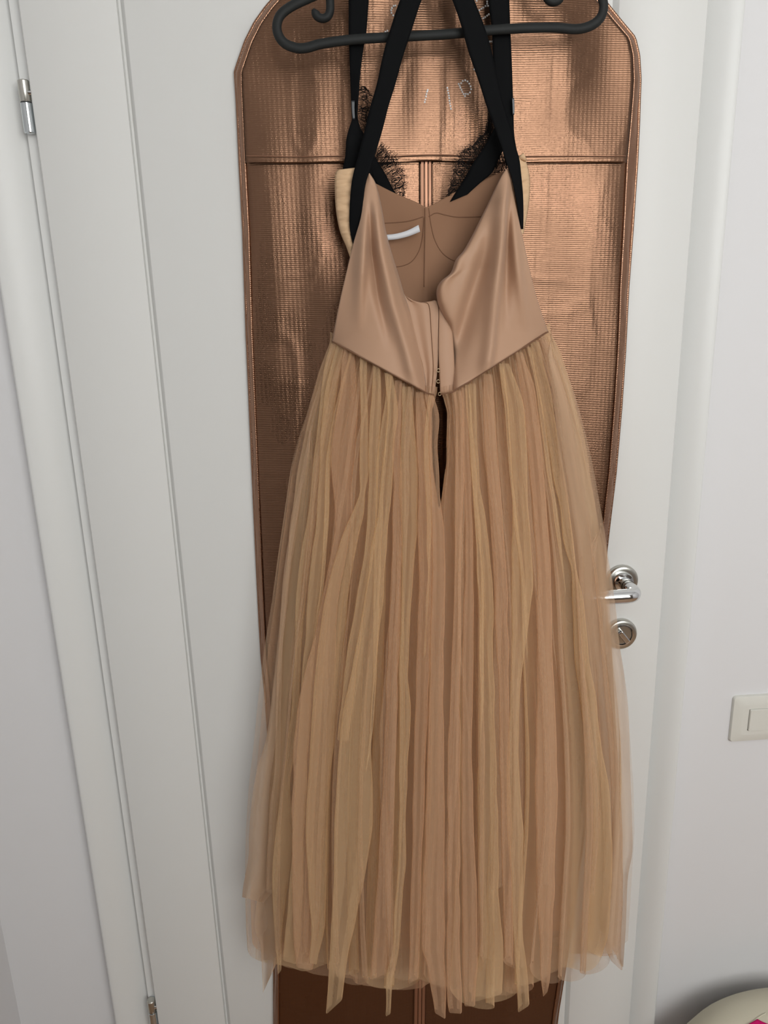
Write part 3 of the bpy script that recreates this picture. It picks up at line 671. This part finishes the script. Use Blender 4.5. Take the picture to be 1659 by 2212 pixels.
# ---- skirt: inner layers of net, then the folds one can follow to the hem
def layer(name, m, f, seed, pleats, a_over, depth, widen, hem0, hem_amp, rows=110, per=14, side=0.0, slit=False, s_rng=(0, 1)):
    cols = pleats * per
    s = np.linspace(s_rng[0], s_rng[1], cols)[None, :]; t = np.linspace(0, 1, rows)[:, None]
    ph = pleats * s + 1.7 * noise2(s * 7 + seed, seed * 1.3) + 0.55 * noise2(s * 15 + seed * 3, t * 3.2 + seed) + 0.35 * noise2(s * 9 + 5 * seed, t * 1.1)
    pc = 0.5 * pleats * s + 1.1 * noise2(s * 5 + seed * 4, seed * 2.3) + 0.30 * noise2(s * 8 + seed * 6, t * 1.6 + seed)
    mod = 0.55 + 0.45 * noise2(s * pleats * 0.45 + seed * 2, t * 1.5 + seed)
    w = 1.0 / pleats
    # fine gathers at the waist run out into few broad folds towards the hem
    kf = np.clip(1.0 - 0.95 * t, 0, 1) ** 1.3; kc = np.clip(t * 1.6, 0, 1)
    S_ = s + a_over * w * mod * np.sin(2 * np.pi * ph) * np.clip(0.25 + t * 2.4, 0, 1) * kf + 1.15 * a_over * w / 0.5 * (0.45 + 0.55 * mod) * np.sin(2 * np.pi * pc) * kc
    # hem height differs fold by fold
    hem = hem0(s) + hem_amp * noise2(s * 11 + seed * 7, 0.5) + 0.15 * hem_amp * np.cos(2 * np.pi * pc[-1:, :])
    u_top = 716 + 470 * s
    v0 = waist_v(u_top) - 16
    v = v0 + (hem - v0) * t
    a, b = uv_at(SKL, v), uv_at(SKR, v)
    e = side * np.clip((v - 900) / 900, 0, 1)
    u = (a - e) + (b - a + 2 * e) * S_
    drop = None
    if slit:                                     # the back opening below the waist
        left = u < 949
        n_ = left[:-1, :-1] * 1 + left[:-1, 1:] + left[1:, :-1] + left[1:, 1:]
        drop = (n_ > 0) & (n_ < 4) & (v[:-1, :-1] < 1088)
        gap = 22 * np.interp(v, [845, 890, 1000, 1100], [0.15, 0.75, 0.65, 0])
        u = u + np.where(u < 949, -1, 1) * gap * np.exp(-np.abs(u - 949) / 40)
    dd = depth * (0.25 + 0.75 * t) * mod
    y = sk_y(u, v, f) + dd * (0.25 + 0.75 * kf) * np.cos(2 * np.pi * ph) + 1.2 * depth * kc * np.cos(2 * np.pi * pc) + 0.0028 * np.sin(2 * np.pi * (ph * 3 + noise2(s * 40, t * 6 + seed))) * np.exp(-t * 5)
    return grid(name, P(u, v, np.minimum(y, -0.047)), m, dress, drop=drop)
hem_main = lambda s: 2050 + 90 * np.sin(np.pi * np.clip(s, 0, 1)) ** 0.8
layer('skirt_lining', M['skirt_lining'], 0.20, 1.0, 20, 0.20, 0.008, 0, lambda s: 1960 + 80 * np.sin(np.pi * s), 30, s_rng=(0.05, 0.86), slit=True)
layer('tulle_layer', M['tulle_blush'], 0.50, 3.0, 17, 0.26, 0.014, 0, hem_main, 46, slit=True)
layer('tulle_layer', M['tulle_gold'], 0.76, 4.0, 21, 0.29, 0.014, 0, hem_main, 52, slit=True)
layer('tulle_layer', M['tulle_sheer'], 0.95, 5.0, 24, 0.31, 0.013, 0, lambda s: 2000 + 125 * np.sin(np.pi * np.clip(s, 0, 1)) ** 0.7, 60, side=14, slit=True)

def pleat(rows_, m='tulle_gold', f=1.03, dep=0.011, hem=(0, 0), back=0.36, seed=0):
    """one loose fold: flattened roll of net, rows_ = (v, uL, uR)"""
    r = np.array(rows_, float); n = max(30, int((r[-1, 0] - r[0, 0]) / 11))
    v = np.linspace(r[0, 0], r[-1, 0], n)
    sm = spline(r, 400)
    uL = np.interp(v, sm[:, 0], sm[:, 1]) + 2.0 * noise2(v / 60 + seed, seed * 3.1); uR = np.interp(v, sm[:, 0], sm[:, 2]) + 2.0 * noise2(v / 55 + seed + 50, seed * 2.3)
    sec = spline([(back, 1.0), (back * 0.6, 1.02), (0.06, 0.8), (0.0, 0.45), (0.05, 0.1), (0.16, -0.03), (0.5, -0.16), (0.84, -0.03), (0.95, 0.1), (1.0, 0.45), (0.94, 0.8), (1 - back * 0.6, 1.02), (1 - back, 1.0)], 38)
    q = sec[None, :, 0]; dz = sec[None, :, 1]
    w = (uR - uL)[:, None]
    u = uL[:, None] + w * q
    tt = ((v - r[0, 0]) / (r[-1, 0] - r[0, 0]))[:, None]
    end = tt ** 14
    vv = v[:, None] + end * (hem[0] * (1 - q) + hem[1] * q - 10 * np.clip(dz, 0, 1))
    d = np.minimum(dep, w * 0.00038) * np.clip(0.3 + tt * 4, 0, 1)
    y = sk_y(u.mean(1, keepdims=True) + 0 * u, vv, f) - 0.004 + d * dz + 0.0005 * noise2(u / 14 + seed, vv / 200) - 0.002
    return grid('tulle_pleat', P(u, vv, y), M[m], dress)
W = waist_v
heroes = [
    ([(W(722) + 6, 716, 728), (800, 700, 716), (900, 688, 706), (1000, 676, 692), (1100, 666, 679), (1200, 650, 671), (1300, 640, 658), (1480, 634, 648), (1620, 619, 637), (1700, 608, 627), (1800, 596, 634), (1890, 589, 626), (2000, 592, 612), (2100, 598, 607)], 'tulle_gold', (6, -4)),
    ([(W(752) + 4, 744, 764), (872, 729, 772), (969, 717, 768), (1017, 717, 762), (1113, 724, 760), (1174, 720, 752), (1300, 695, 730), (1400, 672, 727), (1512, 645, 727), (1600, 636, 722), (1800, 630, 700), (2000, 634, 690), (2090, 640, 676)], 'tulle_blush', (0, 6)),
    ([(W(785) + 4, 778, 792), (872, 779, 794), (913, 779, 795), (1017, 777, 795), (1065, 777, 788), (1113, 758, 786), (1174, 735, 770), (1294, 702, 752), (1400, 688, 745), (1500, 676, 738), (1650, 668, 716), (1800, 660, 708), (2000, 672, 700), (2080, 668, 684)], 'tulle_gold', (0, 4)),
    ([(W(838) + 3, 832, 846), (884, 838, 859), (945, 833, 853), (1041, 822, 847), (1125, 813, 840), (1222, 796, 832), (1294, 787, 828), (1360, 776, 819), (1445, 760, 811), (1565, 736, 802), (1758, 724, 806), (1850, 721, 794), (1950, 718, 777), (2050, 714, 755), (2130, 708, 744), (2178, 704, 738)], 'tulle_gold', (14, -18)),
    ([(W(880) + 3, 870, 886), (945, 866, 898), (1029, 863, 902), (1137, 868, 900), (1258, 870, 891), (1430, 862, 881), (1500, 862, 886), (1565, 861, 886), (1750, 863, 877), (1850, 860, 876), (1950, 853, 869), (2050, 847, 861), (2120, 834, 848), (2192, 834, 844)], 'tulle_gold', (4, -2)),
    ([(W(905) + 3, 898, 912), (920, 900, 925), (1030, 904, 930), (1140, 902, 934), (1260, 905, 935), (1450, 900, 928), (1650, 893, 920), (1850, 890, 912), (2050, 884, 908), (2120, 880, 905)], 'tulle_blush', (6, -6)),
    ([(W(925) + 3, 918, 936), (900, 926, 949), (970, 926, 946), (1080, 932, 952), (1200, 934, 962), (1400, 930, 958), (1600, 924, 958), (1800, 918, 960), (1900, 915, 960), (2035, 911, 961), (2080, 922, 962), (2150, 934, 964), (2186, 938, 963)], 'tulle_blush', (2, 16)),
    ([(W(985) + 3, 978, 996), (906, 984, 1000), (1065, 982, 1002), (1277, 980, 996), (1500, 972, 994), (1700, 968, 993), (1900, 967, 993), (2050, 966, 994), (2150, 966, 997), (2182, 970, 998)], 'tulle_blush', (6, 8)),
    ([(W(1018) + 3, 1012, 1026), (893, 1015, 1030), (986, 1016, 1032), (1065, 1022, 1040), (1145, 1030, 1052), (1251, 1040, 1064), (1400, 1036, 1066), (1600, 1034, 1070), (1750, 1032, 1074), (1900, 1032, 1077), (2010, 1040, 1084), (2090, 1028, 1086), (2150, 1017, 1084)], 'tulle_gold', (16, -2)),
    ([(W(1052) + 3, 1044, 1060), (880, 1044, 1068), (1000, 1050, 1078), (1150, 1060, 1088), (1300, 1068, 1096), (1500, 1078, 1100), (1800, 1082, 1104), (2000, 1088, 1110), (2080, 1090, 1108)], 'tulle_blush', (-6, 6)),
    ([(W(1085) + 3, 1078, 1098), (866, 1094, 1128), (933, 1099, 1136), (1039, 1106, 1139), (1145, 1108, 1144), (1251, 1104, 1153), (1312, 1104, 1146), (1469, 1104, 1126), (1565, 1099, 1120), (1686, 1096, 1124), (1782, 1096, 1129), (1900, 1103, 1130), (2020, 1108, 1130), (2120, 1115, 1140), (2176, 1119, 1142)], 'tulle_gold', (12, -4)),
    ([(W(1120) + 3, 1112, 1130), (866, 1128, 1160), (986, 1140, 1172), (1105, 1150, 1182), (1224, 1158, 1190), (1400, 1160, 1194), (1541, 1160, 1200), (1700, 1156, 1204), (1850, 1158, 1200), (1960, 1162, 1196), (2100, 1168, 1190), (2150, 1172, 1182)], 'tulle_blush', (4, -8)),
    ([(W(1152) + 3, 1145, 1164), (853, 1165, 1190), (960, 1182, 1206), (1092, 1208, 1229), (1185, 1221, 1240), (1238, 1234, 1247), (1312, 1236, 1262), (1420, 1241, 1272), (1505, 1253, 1288), (1613, 1263, 1299), (1710, 1270, 1316), (1850, 1272, 1322), (2000, 1268, 1316), (2060, 1264, 1300)], 'tulle_gold', (-10, 10)),
    ([(W(1172) + 3, 1166, 1182), (853, 1196, 1220), (986, 1216, 1244), (1105, 1234, 1268), (1238, 1250, 1284), (1400, 1270, 1304), (1600, 1290, 1330), (1800, 1300, 1345), (1950, 1304, 1344), (2050, 1306, 1340), (2090, 1318, 1344)], 'tulle_sheer', (-16, 8)),
    ([(W(735) + 3, 728, 742), (860, 700, 726), (1000, 690, 712), (1150, 680, 706), (1300, 664, 690), (1450, 654, 676), (1650, 640, 664), (1850, 630, 656), (2020, 616, 650), (2075, 612, 640)], 'tulle_gold', (0, 8)),
    ([(W(815) + 3, 806, 822), (900, 800, 822), (1000, 797, 818), (1150, 792, 812), (1300, 768, 790), (1450, 744, 770), (1600, 728, 752)], 'tulle_gold', (0, 0)),
    ([(W(862) + 3, 852, 868), (920, 848, 866), (1060, 850, 868), (1200, 846, 868), (1400, 838, 862), (1700, 826, 852), (1900, 816, 846), (2050, 806, 842), (2110, 800, 838)], 'tulle_blush', (8, -8)),
    ([(W(1000) + 3, 996, 1010), (920, 998, 1012), (1060, 1003, 1018), (1200, 1006, 1024), (1400, 1000, 1022), (1600, 998, 1020), (1900, 998, 1028), (2100, 1000, 1030), (2170, 1004, 1026)], 'tulle_blush', (4, 4)),
]
for k, (rw_, mm, hm) in enumerate(heroes):
    pleat(rw_, mm, 1.0 + 0.03 * ((k * 5) % 4), hem=hm, seed=k * 1.7 + 0.3)
# thin single folds all around
rg = random.Random(21)
def drift(s0, k, v0, v1, wpx):
    rows_ = []
    for v_ in np.linspace(v0, v1, 9):
        a, b = float(uv_at(SKL, v_)), float(uv_at(SKR, v_))
        sc_ = s0 + 0.018 * float(noise2(v_ / 330 + k * 3.7, k * 1.9))
        c = a + (b - a) * sc_
        g = float(np.interp(v_, [850, 900, 1000, 1090], [4, 12, 9, 0])) * math.exp(-abs(c - 949) / 40) * (1 if c > 949 else -1)
        w_ = wpx * float(np.interp(v_, [700, 1000, 2150], [0.55, 0.8, 1.5])) * (1 + 0.5 * float(noise2(v_ / 260 + k, 7.7 + k)))
        rows_.append((v_, c + g - w_ / 2, c + g + w_ / 2))
    return rows_
SS = [0.03, 0.075, 0.12, 0.16, 0.205, 0.29, 0.345, 0.375, 0.445, 0.535, 0.56, 0.60, 0.655, 0.69, 0.745, 0.79, 0.83, 0.875, 0.915, 0.955, 0.985]
for k, s0 in enumerate(SS):
    u0 = 718 + 466 * s0
    end = rg.uniform(1150, 1750) if k % 3 else rg.uniform(1900, 2060)
    rows_ = drift(s0, k, float(W(u0)) - 4, end, rg.uniform(9, 18))
    if k % 3:                                    # most of them flatten out half-way down
        rows_ = [(v_, (a_ + b_) / 2 - (b_ - a_) / 2 * q_, (a_ + b_) / 2 + (b_ - a_) / 2 * q_) for (v_, a_, b_), q_ in zip(rows_, (1, 1, 1, 1, 0.9, 0.75, 0.55, 0.3, 0.08))]
    pleat(rows_, ('tulle_sheer', 'tulle_sheer', 'tulle_gold')[k % 3], 0.97 + 0.04 * (k % 3), hem=(rg.uniform(-8, 8), rg.uniform(-8, 8)), seed=k * 2.3 + 11)
# loose sheer side wings of the outermost net
def wing(A, B, y0, y1, seed, m='tulle_edge'):
    B = [(A[0][0] + 6, A[0][1])] + B[1:]
    return grid('tulle_side', loft(A, B, 90, 26, lambda s, t, u, v: y0 + (y1 - y0) * t - 0.010 * np.sin(s * np.pi * 2.3 + seed + 1.5 * noise2(t * 3, seed)) * (0.3 + t) + 0.003 * noise2(s * 7 + seed, t * 9)), M[m], dress)
wing([(1187, 720), (1212, 775), (1244, 860), (1275, 980), (1296, 1090), (1311, 1183), (1316, 1294), (1321, 1377), (1325, 1460), (1330, 1560), (1335, 1660), (1338, 1800), (1330, 1950), (1322, 2060)], [(1150, 760), (1182, 775), (1196, 860), (1206, 980), (1215, 1090), (1230, 1183), (1240, 1294), (1250, 1377), (1255, 1460), (1260, 1560), (1262, 1660), (1262, 1800), (1258, 1950), (1230, 2060)], -0.112, -0.118, 1.0)
wing([(1296, 1130), (1316, 1220), (1329, 1307), (1338, 1390), (1349, 1460), (1358, 1543), (1361, 1653), (1365, 1760), (1366, 1838), (1356, 1900), (1352, 2000), (1346, 2090)], [(1250, 1130), (1256, 1220), (1262, 1307), (1270, 1390), (1278, 1460), (1284, 1543), (1288, 1653), (1290, 1760), (1290, 1838), (1288, 1900), (1290, 1985), (1300, 2010)], -0.106, -0.112, 2.2)
wing([(668, 930), (618, 1200), (604, 1350), (588, 1500), (576, 1590), (556, 1660), (545, 1720), (538, 1800), (537, 1850), (526, 1910), (523, 1938)], [(690, 930), (676, 1200), (664, 1350), (652, 1500), (640, 1590), (630, 1660), (622, 1720), (614, 1800), (606, 1850), (598, 1910), (570, 1950)], -0.085, -0.095, 0.4)
wing([(604, 1400), (590, 1500), (575, 1650), (566, 1800), (560, 1900), (550, 2000), (562, 2040), (566, 2100), (568, 2145)], [(670, 1400), (660, 1500), (650, 1650), (644, 1800), (640, 1900), (634, 1960), (630, 2000), (620, 2040), (600, 2075)], -0.080, -0.090, 3.1)

# ------------------------------------------------------------------ cushion in the lower right corner
cu = empty('cushion'); tag(cu, 'plump cream fabric cushion with fuchsia trim on the floor beside the door casing', 'cushion')
zt = float(P(1680, 2188, -0.10)[2]); xc = float(P(1740, 2142, -0.12)[0]); hw = xc - float(P(1488, 2212, -0.12)[0])
def cush(theta, phi, k=1.0):
    ct_, st = np.cos(theta), np.sin(theta)
    x = hw * k * np.cos(phi) * st; y = 0.10 * k * np.sin(phi) * st; z = zt / 2 * ct_ * k
    wob = 1 + 0.05 * noise2(phi * 2.2 + 3, theta * 2.0)
    return np.stack(np.broadcast_arrays(xc + x * wob, -0.09 + y * wob, zt / 2 + z), -1)
th = np.linspace(0.001, math.pi - 0.001, 44)[:, None]; ph = np.linspace(0, 2 * math.pi, 65)[None, :-1]
grid('cover', cush(th, ph), M['cream'], cu, closed=True)
a = np.linspace(0.25, 0.55, 30)
tube('seam', cush(a, np.linspace(-2.9, -2.65, 30), 1.002), 0.0014, M['cream'], cu, seg=8)
pth = np.linspace(0.36, 0.70, 12)[:, None]; pph = np.linspace(-2.75, -1.2, 24)[None, :]
grid('trim_patch', cush(pth, pph, 1.012), M['pink'], cu, thick=0.003)
